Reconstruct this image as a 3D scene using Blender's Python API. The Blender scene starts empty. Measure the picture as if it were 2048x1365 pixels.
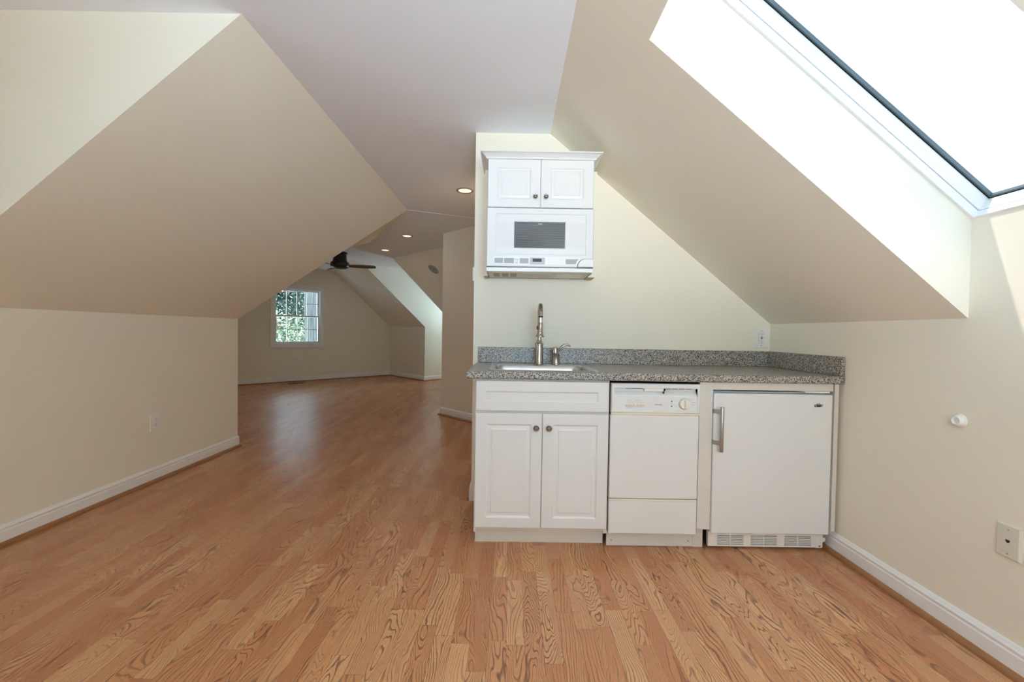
import bpy, bmesh, math, random
from math import sin, cos, pi, radians, sqrt
from mathutils import Vector, Matrix

scene = bpy.context.scene
COL = scene.collection

# ------------------------------------------------------------------ camera
cam_data = bpy.data.cameras.new('camera')
cam_data.sensor_width = 36.0
cam_data.lens = 36.0 * 857.07 / 2048
cam_data.clip_start = 0.02
cam = bpy.data.objects.new('camera', cam_data)
COL.objects.link(cam)
cam.matrix_world = (Matrix.Translation((0, 0, 1.1137)) @ Matrix.Rotation(-0.0024, 4, 'Z')
                    @ Matrix.Rotation(pi / 2 - 0.0213, 4, 'X') @ Matrix.Rotation(0.0157, 4, 'Z'))
scene.camera = cam

# ------------------------------------------------------------------ light
EXPOSURE = 0.80
SKY_STRENGTH = 6.0
UPLIGHT_GAIN = 3.3
LAMP_WATTS = 0.9
SUN_STRENGTH = 9.0
scene.view_settings.view_transform = 'Standard'
scene.view_settings.look = 'None'
scene.view_settings.gamma = 1.0
scene.view_settings.use_curve_mapping = False
scene.view_settings.exposure = EXPOSURE
scene.cycles.max_bounces = 14
scene.cycles.diffuse_bounces = 10
scene.cycles.transparent_max_bounces = 16
scene.cycles.caustics_reflective = False
scene.cycles.caustics_refractive = False
scene.cycles.sample_clamp_indirect = 6.0

world = bpy.data.worlds.new('sky')
scene.world = world
world.use_nodes = True
wn, wl = world.node_tree.nodes, world.node_tree.links
wn.clear()
w_out = wn.new('ShaderNodeOutputWorld')
w_bg = wn.new('ShaderNodeBackground')
w_tc = wn.new('ShaderNodeTexCoord')
w_noise = wn.new('ShaderNodeTexNoise')
w_noise.inputs['Scale'].default_value = 2.2
w_noise.inputs['Detail'].default_value = 4.0
w_ramp = wn.new('ShaderNodeValToRGB')
w_ramp.color_ramp.elements[0].position = 0.40
w_ramp.color_ramp.elements[0].color = (0.60, 0.66, 0.70, 1)
w_ramp.color_ramp.elements[1].position = 0.52
w_ramp.color_ramp.elements[1].color = (0.53, 0.785, 1.0, 1)
w_bg.inputs['Strength'].default_value = SKY_STRENGTH
wl.new(w_tc.outputs['Generated'], w_noise.inputs['Vector'])
wl.new(w_noise.outputs['Fac'], w_ramp.inputs['Fac'])
# world brightened below the horizon, added upward light for ceilings and slopes
w_sep = wn.new('ShaderNodeSeparateXYZ')
w_map = wn.new('ShaderNodeMapRange')
w_map.inputs['From Min'].default_value = 0.05
w_map.inputs['From Max'].default_value = -0.10
w_map.inputs['To Min'].default_value = SKY_STRENGTH
w_map.inputs['To Max'].default_value = SKY_STRENGTH * UPLIGHT_GAIN
wl.new(w_tc.outputs['Generated'], w_sep.inputs[0])
wl.new(w_sep.outputs['Z'], w_map.inputs['Value'])
wl.new(w_map.outputs[0], w_bg.inputs['Strength'])
wl.new(w_ramp.outputs['Color'], w_bg.inputs['Color'])
wl.new(w_bg.outputs['Background'], w_out.inputs['Surface'])

sun_data = bpy.data.lights.new('sun', 'SUN')
sun_data.energy = SUN_STRENGTH
sun_data.angle = radians(0.6)
sun_data.color = (1.0, 0.96, 0.88)
sun = bpy.data.objects.new('sun', sun_data)
COL.objects.link(sun)
sun.rotation_euler = Vector((1, -0.465, -2.5)).to_track_quat('-Z', 'Y').to_euler()


def portal(name, loc, direction, sx, sy):
    """sky portal in a window opening: guides daylight sampling, gives no light of its own"""
    d = bpy.data.lights.new(name, 'AREA')
    d.shape = 'RECTANGLE'
    d.size, d.size_y = sx, sy
    d.cycles.is_portal = True
    o = bpy.data.objects.new(name, d)
    COL.objects.link(o)
    o.location = loc
    o.rotation_euler = Vector(direction).to_track_quat('-Z', 'Y').to_euler()
    return o


# ------------------------------------------------------------------ dimensions (metres)
YK, XKL, ZC = 2.7876, -0.2456, 2.3931          # kitchen wall, its left end, flat ceiling
XR0, XR, ZR = 0.2329, 1.6856, 1.190            # right slope top, right wall, its height
XL0, XL, ZL = -1.1195, -2.5408, 1.1943         # left slope top, left wall, its height
YE, YD = 3.991, 1.7768                         # end of left wall, dormer cheek
S = sqrt(0.5)


def UV(u, v, z=0.0):                           # the far wing is turned by 45 degrees
    return (S * (v - u), S * (u + v), z)


SLR = (ZC - ZR) / (XR - XR0)


def zslope(x):
    return ZC - SLR * (x - XR0)


portal('skylight_portal', (1.26, 1.215, 2.06), (-0.638, 0, -0.77), 0.75, 1.35)
portal('dormer_portal', (-3.58, 0.98, 0.75), (1, 0, 0), 0.75, 0.2)
portal('gable_portal', (0.45, -1.08, 1.47), (0, 1, 0), 1.6, 1.05)
portal('far_window_portal', UV(9.56, 3.2, 1.36), (S, -S, 0), 0.94, 1.16)
portal('far_dormer_portal', UV(7.45, 6.58, 1.4), (-S, -S, 0), 0.5, 0.75)


# ------------------------------------------------------------------ materials
class NT:
    def __init__(self, name):
        self.m = bpy.data.materials.new(name)
        self.m.use_nodes = True
        self.n, self.l = self.m.node_tree.nodes, self.m.node_tree.links
        self.b = self.n['Principled BSDF']
        self.out = self.n['Material Output']

    def node(self, t, **kw):
        nd = self.n.new(t)
        for k, v in kw.items():
            if k in nd.inputs:
                if isinstance(v, bpy.types.NodeSocket):
                    self.l.new(v, nd.inputs[k])
                else:
                    nd.inputs[k].default_value = v
            else:
                setattr(nd, k, v)
        return nd

    def math(self, op, a, b=None, c=None, clamp=False):
        nd = self.n.new('ShaderNodeMath')
        nd.operation = op
        nd.use_clamp = clamp
        for i, v in enumerate((a, b, c)):
            if v is None:
                continue
            if isinstance(v, bpy.types.NodeSocket):
                self.l.new(v, nd.inputs[i])
            else:
                nd.inputs[i].default_value = v
        return nd.outputs[0]

    def xyz(self, x, y, z):
        nd = self.n.new('ShaderNodeCombineXYZ')
        for i, v in enumerate((x, y, z)):
            if isinstance(v, bpy.types.NodeSocket):
                self.l.new(v, nd.inputs[i])
            else:
                nd.inputs[i].default_value = v
        return nd.outputs[0]

    def ramp(self, fac, stops):
        nd = self.n.new('ShaderNodeValToRGB')
        e = nd.color_ramp.elements
        while len(e) < len(stops):
            e.new(0.5)
        for el, (p, c) in zip(e, stops):
            el.position = p
            el.color = (*c, 1)
        self.l.new(fac, nd.inputs['Fac'])
        return nd.outputs['Color']

    def mix(self, fac, a, b, blend='MIX'):
        nd = self.n.new('ShaderNodeMix')
        nd.data_type = 'RGBA'
        nd.blend_type = blend
        for s, v in ((nd.inputs[0], fac), (nd.inputs[6], a), (nd.inputs[7], b)):
            if isinstance(v, bpy.types.NodeSocket):
                self.l.new(v, s)
            elif isinstance(v, (tuple, list)):
                s.default_value = (*v, 1)
            else:
                s.default_value = v
        return nd.outputs[2]

    def objco(self):
        return self.node('ShaderNodeTexCoord').outputs['Object']

    def bump(self, h, strength=0.1, dist=0.01):
        nd = self.node('ShaderNodeBump', Strength=strength, Distance=dist)
        self.l.new(h, nd.inputs['Height'])
        self.l.new(nd.outputs['Normal'], self.b.inputs['Normal'])

    def set(self, **kw):
        for k, v in kw.items():
            k = k.replace('_', ' ')
            s = self.b.inputs[k]
            if isinstance(v, bpy.types.NodeSocket):
                self.l.new(v, s)
            elif isinstance(v, (tuple, list)):
                s.default_value = (*v, 1)
            else:
                s.default_value = v
        return self


def plain(name, col, rough=0.5, metal=0.0, var=0.03, scale=8.0, bump=0.0, bscale=200.0, coat=0.0):
    t = NT(name)
    co = t.objco()
    nz = t.node('ShaderNodeTexNoise', Vector=co, Scale=scale, Detail=3.0).outputs['Fac']
    c = t.mix(nz, tuple(x * (1 - var) for x in col), tuple(min(1, x * (1 + var)) for x in col))
    t.set(Base_Color=c, Roughness=rough, Metallic=metal)
    if coat:
        t.set(Coat_Weight=coat, Coat_Roughness=0.08)
    if bump:
        b = t.node('ShaderNodeTexNoise', Vector=co, Scale=bscale, Detail=2.0).outputs['Fac']
        t.bump(b, bump, 0.002)
    return t.m


def brushed(name, col, rough=0.3, axis=2):
    t = NT(name)
    co = t.objco()
    mp = t.node('ShaderNodeMapping', Vector=co)
    sc = [300.0, 300.0, 300.0]
    sc[axis] = 6.0
    mp.inputs['Scale'].default_value = sc
    nz = t.node('ShaderNodeTexNoise', Vector=mp.outputs[0], Scale=1.0, Detail=2.0).outputs['Fac']
    r = t.math('MULTIPLY_ADD', nz, 0.16, rough - 0.08)
    t.set(Base_Color=t.mix(nz, tuple(x * 0.9 for x in col), col), Metallic=1.0, Roughness=r)
    return t.m


def emitter(name, col, strength):
    t = NT(name)
    t.set(Base_Color=col, Emission_Color=col, Emission_Strength=strength)
    return t.m


def glass(name, tint, gloss=0.9):
    t = NT(name)
    tr = t.node('ShaderNodeBsdfTransparent', Color=(*tint, 1))
    gl = t.node('ShaderNodeBsdfGlossy', Roughness=0.02)
    fr = t.node('ShaderNodeFresnel', IOR=1.45)
    mx = t.node('ShaderNodeMixShader')
    t.l.new(t.math('MULTIPLY', fr.outputs[0], gloss), mx.inputs[0])
    t.l.new(tr.outputs[0], mx.inputs[1])
    t.l.new(gl.outputs[0], mx.inputs[2])
    t.l.new(mx.outputs[0], t.out.inputs['Surface'])
    return t.m


def wood_floor():
    t = NT('oak_strip_floor')
    sp = t.node('ShaderNodeSeparateXYZ', Vector=t.objco())
    x, y = sp.outputs[0], sp.outputs[1]
    w, L = 0.0655, 0.40
    xs = t.math('DIVIDE', x, w)
    i = t.math('FLOOR', xs)
    wi = t.node('ShaderNodeTexWhiteNoise', noise_dimensions='1D', W=i).outputs['Value']
    yo = t.math('MULTIPLY_ADD', wi, 7.3, t.math('DIVIDE', y, L))
    j = t.math('FLOOR', yo)
    cell = t.node('ShaderNodeTexWhiteNoise', noise_dimensions='2D', Vector=t.xyz(i, j, 0.0))
    rs = t.node('ShaderNodeSeparateColor', Color=cell.outputs['Color'])
    r1, r2, r3 = rs.outputs[0], rs.outputs[1], rs.outputs[2]
    # growth rings: contour lines of a stretched noise, different in every board
    nv = t.xyz(t.math('MULTIPLY_ADD', x, 11.0, t.math('MULTIPLY', r1, 90.0)),
               t.math('MULTIPLY_ADD', y, 2.3, t.math('MULTIPLY', r2, 90.0)), t.math('MULTIPLY', r3, 40.0))
    nz = t.node('ShaderNodeTexNoise', Vector=nv, Scale=1.0, Detail=2.5, Roughness=0.35, Distortion=0.25).outputs['Fac']
    k2 = t.math('MULTIPLY_ADD', r2, 23.0, 8.0)
    wob = t.node('ShaderNodeTexNoise', Vector=t.xyz(t.math('MULTIPLY', x, 60.0), t.math('MULTIPLY', y, 14.0), r1), Scale=1.0, Detail=2.0).outputs['Fac']
    g = t.math('ADD', t.math('MULTIPLY', nz, k2), t.math('MULTIPLY', x, 70.0))
    g = t.math('ADD', g, t.math('MULTIPLY', wob, 0.55))
    f = t.math('FRACT', g)
    up = t.math('DIVIDE', f, 0.21, clamp=True)
    dn = t.math('DIVIDE', t.math('SUBTRACT', 1.0, f), 0.34, clamp=True)
    line = t.math('SUBTRACT', 1.0, t.math('MINIMUM', up, dn))
    amp = t.math('MULTIPLY_ADD', t.math('FRACT', t.math('MULTIPLY', r1, 7.7)), 0.36, 0.52)
    line = t.math('MULTIPLY', line, amp)
    pore = t.node('ShaderNodeTexNoise', Vector=t.xyz(t.math('MULTIPLY', x, 700.0), t.math('MULTIPLY', y, 55.0), r3), Scale=1.0, Detail=1.0).outputs['Fac']
    pore = t.math('MULTIPLY', t.math('SUBTRACT', pore, 0.52, clamp=True), 2.4, clamp=True)
    base = t.ramp(r3, [(0.0, FLOOR_A), (0.5, FLOOR_B), (1.0, FLOOR_C)])
    c = t.mix(line, base, FLOOR_D)
    c = t.mix(t.math('MULTIPLY', pore, 0.5), c, FLOOR_D)
    # hairline joints between the strips
    fx = t.math('FRACT', xs)
    ex = t.math('MINIMUM', fx, t.math('SUBTRACT', 1.0, fx))
    fy = t.math('FRACT', yo)
    ey = t.math('MULTIPLY', t.math('MINIMUM', fy, t.math('SUBTRACT', 1.0, fy)), L / w)
    joint = t.math('LESS_THAN', t.math('MINIMUM', ex, ey), 0.012)
    c = t.mix(t.math('MULTIPLY', joint, 0.35), c, (0.10, 0.04, 0.02))
    rough = t.math('MULTIPLY_ADD', line, 0.12, 0.27)
    t.set(Base_Color=c, Roughness=rough, IOR=1.45)
    t.bump(t.math('ADD', t.math('MULTIPLY', line, -0.5), t.math('MULTIPLY', pore, -0.4)), 0.05, 0.001)
    return t.m


def laminate():
    t = NT('speckled_laminate')
    co = t.objco()
    v1 = t.node('ShaderNodeTexVoronoi', Vector=co, Scale=320.0).outputs['Color']
    s1 = t.node('ShaderNodeSeparateColor', Color=v1)
    c = t.ramp(s1.outputs[0], [(0.0, (0.022, 0.020, 0.020)), (0.24, (0.05, 0.045, 0.042)), (0.34, (0.21, 0.195, 0.18)),
                               (0.62, (0.30, 0.28, 0.26)), (0.76, (0.52, 0.49, 0.44)), (1.0, (0.68, 0.645, 0.585))])
    t.set(Base_Color=c, Roughness=0.28)
    return t.m


def stripes(name, a, b, n, axis=2, duty=0.5, rough=0.3, bump=0.0):
    t = NT(name)
    sp = t.node('ShaderNodeSeparateXYZ', Vector=t.objco())
    f = t.math('FRACT', t.math('MULTIPLY', sp.outputs[axis], n))
    k = t.math('LESS_THAN', f, duty)
    t.set(Base_Color=t.mix(k, a, b), Roughness=rough)
    if bump:
        t.bump(k, bump, 0.001)
    return t.m


def bark():
    t = NT('bark')
    mp = t.node('ShaderNodeMapping', Vector=t.objco())
    mp.inputs['Scale'].default_value = (22, 22, 1.0)
    nz = t.node('ShaderNodeTexNoise', Vector=mp.outputs[0], Scale=1.0, Detail=6.0, Roughness=0.65).outputs['Fac']
    t.set(Base_Color=t.ramp(nz, [(0.36, (0.006, 0.006, 0.006)), (0.52, (0.026, 0.028, 0.025)), (0.72, (0.062, 0.068, 0.060))]), Roughness=0.9)
    t.bump(nz, 0.8, 0.05)
    return t.m


def leaf(name, a, b):
    t = NT(name)
    nz = t.node('ShaderNodeTexNoise', Vector=t.objco(), Scale=6.0, Detail=3.0).outputs['Fac']
    t.set(Base_Color=t.ramp(nz, [(0.3, a), (0.7, b)]), Roughness=0.5)
    return t.m


FLOOR_A, FLOOR_B, FLOOR_C = (0.55, 0.230, 0.102), (0.63, 0.305, 0.142), (0.71, 0.395, 0.196)
FLOOR_D = (0.15, 0.058, 0.032)
CREAM = (0.845, 0.81, 0.70)
M = dict(
    wall=plain('cream_wall_paint', CREAM, 0.75, var=0.015, scale=3, bump=0.06, bscale=350),
    ceiling=plain('white_ceiling_paint', (0.86, 0.90, 0.97), 0.85, var=0.015, scale=3, bump=0.06, bscale=350),
    trim=plain('white_trim_paint', (0.87, 0.885, 0.89), 0.35, var=0.015),
    floor=wood_floor(),
    shoe=plain('stained_wood', (0.33, 0.145, 0.056), 0.35, var=0.25, scale=30),
    cabinet=plain('white_thermofoil', (0.77, 0.78, 0.785), 0.33, var=0.01),
    bisque=plain('offwhite_board', (0.70, 0.67, 0.62), 0.45, var=0.03),
    appliance=plain('white_enamel', (0.78, 0.795, 0.795), 0.22, var=0.005, bump=0.02, bscale=500),
    plastic=plain('white_plastic', (0.84, 0.84, 0.82), 0.3, var=0.01),
    cream_plastic=plain('almond_plastic', (0.84, 0.81, 0.71), 0.35, var=0.02),
    tan_plastic=plain('tan_plastic', (0.82, 0.71, 0.57), 0.4, var=0.03),
    ivory=plain('ivory_plate', (0.70, 0.68, 0.58), 0.35, var=0.01),
    laminate=laminate(),
    steel=brushed('stainless_steel', (0.62, 0.63, 0.64), 0.24, 0),
    nickel=brushed('brushed_nickel', (0.47, 0.42, 0.36), 0.26, 2),
    nickel_light=brushed('brushed_steel_bar', (0.47, 0.455, 0.435), 0.42, 2),
    hose=brushed('steel_hose', (0.70, 0.71, 0.72), 0.22, 2),
    knob=brushed('antique_nickel', (0.30, 0.26, 0.22), 0.25, 1),
    chrome=plain('chrome', (0.75, 0.75, 0.75), 0.12, 1.0),
    black=plain('black_plastic', (0.012, 0.012, 0.012), 0.4),
    dark=plain('painted_gap_shade', (0.02, 0.02, 0.022), 0.8),  # near-black colour stands in for shade behind seams and slots
    grey=plain('grey_panel', (0.36, 0.38, 0.39), 0.4, var=0.12, scale=120),
    greyframe=plain('grey_bezel', (0.48, 0.49, 0.50), 0.35),
    print=plain('grey_print', (0.30, 0.31, 0.33), 0.6),
    lcd=plain('dark_display', (0.035, 0.035, 0.04), 0.15),
    window_dark=stripes('striped_oven_window', (0.035, 0.040, 0.045), (0.21, 0.23, 0.245), 155.0, 2, 0.48, 0.12),
    ribs=stripes('ribbed_enamel', (0.78, 0.795, 0.795), (0.70, 0.68, 0.69), 155.0, 2, 0.3, 0.25, 0.2),
    rawwood=plain('raw_wood_end', (0.60, 0.48, 0.29), 0.8, var=0.2, scale=60),
    underside=plain('beige_underside', (0.74, 0.67, 0.56), 0.5, var=0.06, scale=30),
    vent_mesh=plain('brown_mesh', (0.40, 0.33, 0.26), 0.6, var=0.2, scale=300),
    gasket=plain('grey_gasket', (0.10, 0.145, 0.165), 0.5, var=0.2, scale=40),
    fan=plain('bronze_fan', (0.022, 0.015, 0.011), 0.35, 0.3),
    blade=plain('walnut_blade', (0.085, 0.042, 0.024), 0.4, var=0.25, scale=20),
    speaker=plain('grey_grille', (0.33, 0.335, 0.36), 0.7, var=0.2, scale=300),
    vent=plain('brown_register', (0.06, 0.030, 0.017), 0.5),
    can=plain('can_reflector', (0.42, 0.30, 0.23), 0.35),
    lamp=emitter('warm_lamp', (1.0, 0.68, 0.44), 1.0),
    glass=glass('window_glass', (0.95, 0.97, 0.96)),
    skyglass=glass('skylight_glass', (0.44, 0.42, 0.42), 0.05),
    bark=bark(),
    leaf_light=leaf('pale_leaves', (0.018, 0.040, 0.012), (0.075, 0.105, 0.045)),
    leaf_dark=leaf('dark_leaves', (0.006, 0.020, 0.013), (0.026, 0.056, 0.034)),
    leaf_red=leaf('rust_leaves', (0.06, 0.022, 0.012), (0.14, 0.075, 0.05)),
    ground=plain('leaf_litter', (0.20, 0.17, 0.10), 0.9, var=0.3),
    sun_block=plain('sun_block_grey', (0.10, 0.10, 0.11), 0.9),  # surface of the added sun-blocking slabs
)


# ------------------------------------------------------------------ mesh helpers
ORG = {}


class MB:
    def __init__(self):
        self.v, self.f = [], []

    def add(self, vs, fs):
        b = len(self.v)
        self.v += [tuple(p) for p in vs]
        self.f += [tuple(b + i for i in f) for f in fs]
        return self

    def box(self, x0, x1, y0, y1, z0, z1):
        vs = [(x, y, z) for x in (x0, x1) for y in (y0, y1) for z in (z0, z1)]
        return self.add(vs, [(0, 1, 3, 2), (4, 6, 7, 5), (0, 4, 5, 1), (2, 3, 7, 6), (0, 2, 6, 4), (1, 5, 7, 3)])

    def prism(self, pts, d):
        """planar polygon extruded by the vector d"""
        n = len(pts)
        d = Vector(d)
        vs = [Vector(p) for p in pts] + [Vector(p) + d for p in pts]
        fs = [tuple(range(n)), tuple(range(2 * n - 1, n - 1, -1))]
        fs += [(i, n + i, n + (i + 1) % n, (i + 1) % n) for i in range(n)]
        return self.add(vs, fs)

    def loft(self, rings, cap0=True, cap1=True, closed=True):
        n = len(rings[0])
        vs = [p for r in rings for p in r]
        fs = []
        for k in range(len(rings) - 1):
            for i in range(n if closed else n - 1):
                j = (i + 1) % n
                fs.append((k * n + i, k * n + j, (k + 1) * n + j, (k + 1) * n + i))
        if cap0:
            fs.append(tuple(range(n - 1, -1, -1)))
        if cap1:
            fs.append(tuple((len(rings) - 1) * n + i for i in range(n)))
        return self.add(vs, fs)

    def rects(self, rs, cap0=True, cap1=True):
        """rectangles in x-z, each (x0, x1, z0, z1, y), lofted"""
        return self.loft([[(a, y, c), (b, y, c), (b, y, d), (a, y, d)] for a, b, c, d, y in rs], cap0, cap1)

    def lathe(self, prof, c, axis=(0, 0, 1), n=32, cap0=True, cap1=True):
        """prof = [(radius, height along axis)]"""
        a = Vector(axis).normalized()
        x = a.orthogonal().normalized()
        y = a.cross(x)
        c = Vector(c)
        rings = [[c + a * h + (x * cos(2 * pi * k / n) + y * sin(2 * pi * k / n)) * max(r, 1e-5) for k in range(n)] for r, h in prof]
        return self.loft(rings, cap0, cap1)

    def tube(self, path, rad, n=16, flat=1.0, side=None):
        rings = []
        P = [Vector(p) for p in path]
        prev = None
        for i, p in enumerate(P):
            t = (P[min(i + 1, len(P) - 1)] - P[max(i - 1, 0)]).normalized()
            if side is not None:
                x = Vector(side)
                x = (x - t * x.dot(t)).normalized()
            elif prev is None:
                x = t.orthogonal().normalized()
            else:
                x = (prev - t * prev.dot(t)).normalized()
            prev = x
            y = t.cross(x)
            r = rad[i] if isinstance(rad, (list, tuple)) else rad
            rings.append([p + x * r * cos(2 * pi * k / n) + y * r * flat * sin(2 * pi * k / n) for k in range(n)])
        return self.loft(rings)

    def build(self, name, mat, parent=None, local=False, bevel=0.0, seg=2, smooth=35.0, recalc=True):
        me = bpy.data.meshes.new(name)
        off = Vector((0, 0, 0))
        if parent is not None and not local:
            off = ORG.get(parent.name, Vector((0, 0, 0)))
        me.from_pydata([tuple(Vector(p) - off) for p in self.v], [], self.f)
        if recalc:
            bm = bmesh.new()
            bm.from_mesh(me)
            bmesh.ops.recalc_face_normals(bm, faces=bm.faces)
            bm.to_mesh(me)
            bm.free()
        me.materials.append(M[mat] if isinstance(mat, str) else mat)
        if smooth:
            for p in me.polygons:
                p.use_smooth = True
            me.set_sharp_from_angle(angle=radians(smooth))
        o = bpy.data.objects.new(name, me)
        COL.objects.link(o)
        if parent is not None:
            o.parent = parent
            ORG[o.name] = off
        if bevel:
            md = o.modifiers.new('bevel', 'BEVEL')
            md.width, md.segments, md.limit_method, md.angle_limit = bevel, seg, 'ANGLE', radians(40)
        return o


def tag(o, label=None, cat=None, group=None, kind=None):
    for k, v in (('label', label), ('category', cat), ('group', group), ('kind', kind)):
        if v:
            o[k] = v
    return o


def thing(name, loc, label, cat, group=None, rz=0.0):
    o = bpy.data.objects.new(name, None)
    COL.objects.link(o)
    o.empty_display_size = 0.05
    o.location = loc
    o.rotation_euler = (0, 0, rz)
    ORG[o.name] = Vector(loc)
    return tag(o, label, cat, group)


def struct(name, mb, mat, smooth=0, bevel=0.0):
    o = mb.build(name, mat, smooth=smooth, bevel=bevel)
    o['kind'] = 'structure'
    return o


def text_mesh(s, size, name, mat, parent, loc, rot=(pi / 2, 0, 0), sx=1.0, align='CENTER', thick=0.0004, bold=0.0):
    """raised lettering, built in the parent's frame (loc is a world position)"""
    cu = bpy.data.curves.new(name, 'FONT')
    cu.body = s
    cu.size = size
    cu.align_x = align
    cu.align_y = 'CENTER'
    cu.extrude = thick
    cu.offset = bold
    tmp = bpy.data.objects.new(name + '_curve', cu)
    COL.objects.link(tmp)
    bpy.context.view_layer.update()
    me = bpy.data.meshes.new_from_object(tmp.evaluated_get(bpy.context.evaluated_depsgraph_get()))
    bpy.data.objects.remove(tmp)
    bpy.data.curves.remove(cu)
    off = ORG.get(parent.name, Vector((0, 0, 0)))
    me.transform(Matrix.Translation(Vector(loc) - off) @ Matrix.Rotation(rot[0], 4, 'X') @ Matrix.Diagonal((sx, 1, 1, 1)))
    me.materials.clear()
    me.materials.append(M[mat])
    o = bpy.data.objects.new(name, me)
    COL.objects.link(o)
    o.parent = parent
    ORG[o.name] = off
    return o


# ------------------------------------------------------------------ the setting: floor, ceilings, walls
T = 0.10
struct('floor', MB().prism([(-3.8, -2.8, 0), (1.8, -2.8, 0), (1.8, 2.95, 0), UV(4.6, 6.7), UV(9.62, 6.7), UV(9.62, 0.9)], (0, 0, -T)), 'floor')

YA = YE + (XL0 - XL) * math.tan(pi / 8)             # where the hip of the left slope reaches the ceiling
fold_end = (XR0, YA + (XR0 - XL0) * math.tan(pi / 8), ZC)
mb = MB()
mb.prism([(XL0, -2.8, ZC), (XR0, -2.8, ZC), fold_end, (XL0, YA, ZC)], (0, 0, T))
mb.prism([(-3.7, 0.2, ZC), (XL0, 0.2, ZC), (XL0, YD, ZC), (-3.7, YD, ZC)], (0, 0, T))
struct('ceiling', mb, 'ceiling')
ZF = ZC - 0.0025
mb = MB()
mb.prism([(XL0, YA, ZF), (XR0, fold_end[1], ZF), UV(4.55, 3.9, ZF), UV(9.6, 3.9, ZF), UV(9.6, 2.447, ZF)], (0, 0, T))
mb.prism([UV(6.9, 3.9, ZF), UV(6.9, 6.7, ZF), UV(8.01, 6.7, ZF), UV(8.01, 3.9, ZF)], (0, 0, T))
struct('ceiling_far', mb, 'ceiling')

NL = Vector((-(ZC - ZL), 0, XL0 - XL)).normalized() * T          # outwards on the left slope
NR = Vector(((ZC - ZR), 0, XR - XR0)).normalized() * T
mb = MB()
mb.prism([(XL, YD + T, ZL), (XL, YE, ZL), (XL0, YA, ZC), (XL0, YD + T, ZC)], NL)
mb.prism([(XL, -2.8, ZL), (XL, 0.2 - T, ZL), (XL0, 0.2 - T, ZC), (XL0, -2.8, ZC)], NL)
struct('ceiling_slope_left', mb, 'wall')

SY0, SY1, SX0 = 0.855, 1.579, 0.4856                            # skylight well
SZ1 = 1.553
nrm = Vector((SLR, 0, 1)).normalized()
dn = Vector((1, 0, -SLR)).normalized()                           # down the slope
mb = MB()


def sq(x0, x1, y0, y1):
    mb.prism([(x0, y0, zslope(x0)), (x1, y0, zslope(x1)), (x1, y1, zslope(x1)), (x0, y1, zslope(x0))], NR)


sq(XR0, XR, SY1 + T, YK + 0.1)
sq(XR0, SX0 - T * dn.x, SY0 - T, SY1 + T)
sq(SX0 - T * dn.x, SX0, SY1, SY1 + T)
sq(SX0 - T * dn.x, SX0, SY0 - T, SY0)
sq(XR0, XR, -2.8, SY0 - T)
struct('ceiling_slope_right', mb, 'wall')

# the light well: two cheeks, a header; the sill side is the right wall itself
hd0 = Vector((SX0, 0, zslope(SX0)))
bot = Vector((XR, 0, SZ1))
hh = (bot - hd0).dot(nrm)
hd1 = hd0 + nrm * hh
for nm, yy, dy in (('wall_skylight_far', SY1, T), ('wall_skylight_near', SY0, -T)):
    struct(nm, MB().prism([(SX0, yy, hd0.z), (XR, yy, ZR), (XR, yy, SZ1), (hd1.x, yy, hd1.z)], (0, dy, 0)), 'wall')
struct('wall_skylight_head', MB().prism([(hd0.x, SY0, hd0.z), (hd0.x, SY1, hd0.z), (hd1.x, SY1, hd1.z), (hd1.x, SY0, hd1.z)], -dn * T), 'wall')

mb = MB()
mb.prism([(XR, -2.8, 0), (XR, YK + 0.1, 0), (XR, YK + 0.1, ZR), (XR, SY1, ZR), (XR, SY1, SZ1), (XR, SY0, SZ1), (XR, SY0, ZR), (XR, -2.8, ZR)], (T, 0, 0))
struct('wall_right', mb, 'wall')
struct('wall_back', MB().prism([(XKL, YK, 0), (XR, YK, 0), (XR, YK, ZR), (XR0, YK, ZC), (XKL, YK, ZC)], (0, 0.115, 0)), 'wall')

mb = MB()
mb.prism([(XL, YD + T, 0), (XL, YE, 0), (XL, YE, ZL), (XL, YD + T, ZL)], (-T, 0, 0))
mb.prism([(XL, -2.8, 0), (XL, 0.2 - T, 0), (XL, 0.2 - T, ZL), (XL, -2.8, ZL)], (-T, 0, 0))
struct('wall_left', mb, 'wall')
for nm, yy, dy in (('wall_dormer_far', YD, T), ('wall_dormer_near', 0.2, -T)):
    struct(nm, MB().prism([(XL0, yy, ZC), (XL, yy, ZL), (XL, yy, 0), (-3.7, yy, 0), (-3.7, yy, ZC)], (0, dy, 0)), 'wall')


def holed(h0, h1, z0, z1, a0, a1, ztop, P):
    """rectangular wall with an opening; P maps (along, z) to a point"""
    return [[P(a0, 0), P(h0, 0), P(h0, ztop), P(a0, ztop)], [P(h1, 0), P(a1, 0), P(a1, ztop), P(h1, ztop)],
            [P(h0, 0), P(h1, 0), P(h1, z0), P(h0, z0)], [P(h0, z1), P(h1, z1), P(h1, ztop), P(h0, ztop)]]


mb = MB()
for q in holed(0.62, 1.34, 0.65, 0.85, 0.1, 1.88, ZC + 0.1, lambda a, z: (-3.6, a, z)):  # unseen opening, added and sized for the light it lets in
    mb.prism(q, (-T, 0, 0))
struct('wall_dormer_added_opening', mb, 'wall')
mb = MB()
for q in holed(-0.35, 1.25, 0.95, 2.0, XL - .1, XR + .1, ZC + 0.1, lambda a, z: (a, -1.1, z)):  # unseen opening behind the camera, added to light the kitchen
    mb.prism(q, (0, -T, 0))
struct('wall_front', mb, 'wall')

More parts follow.
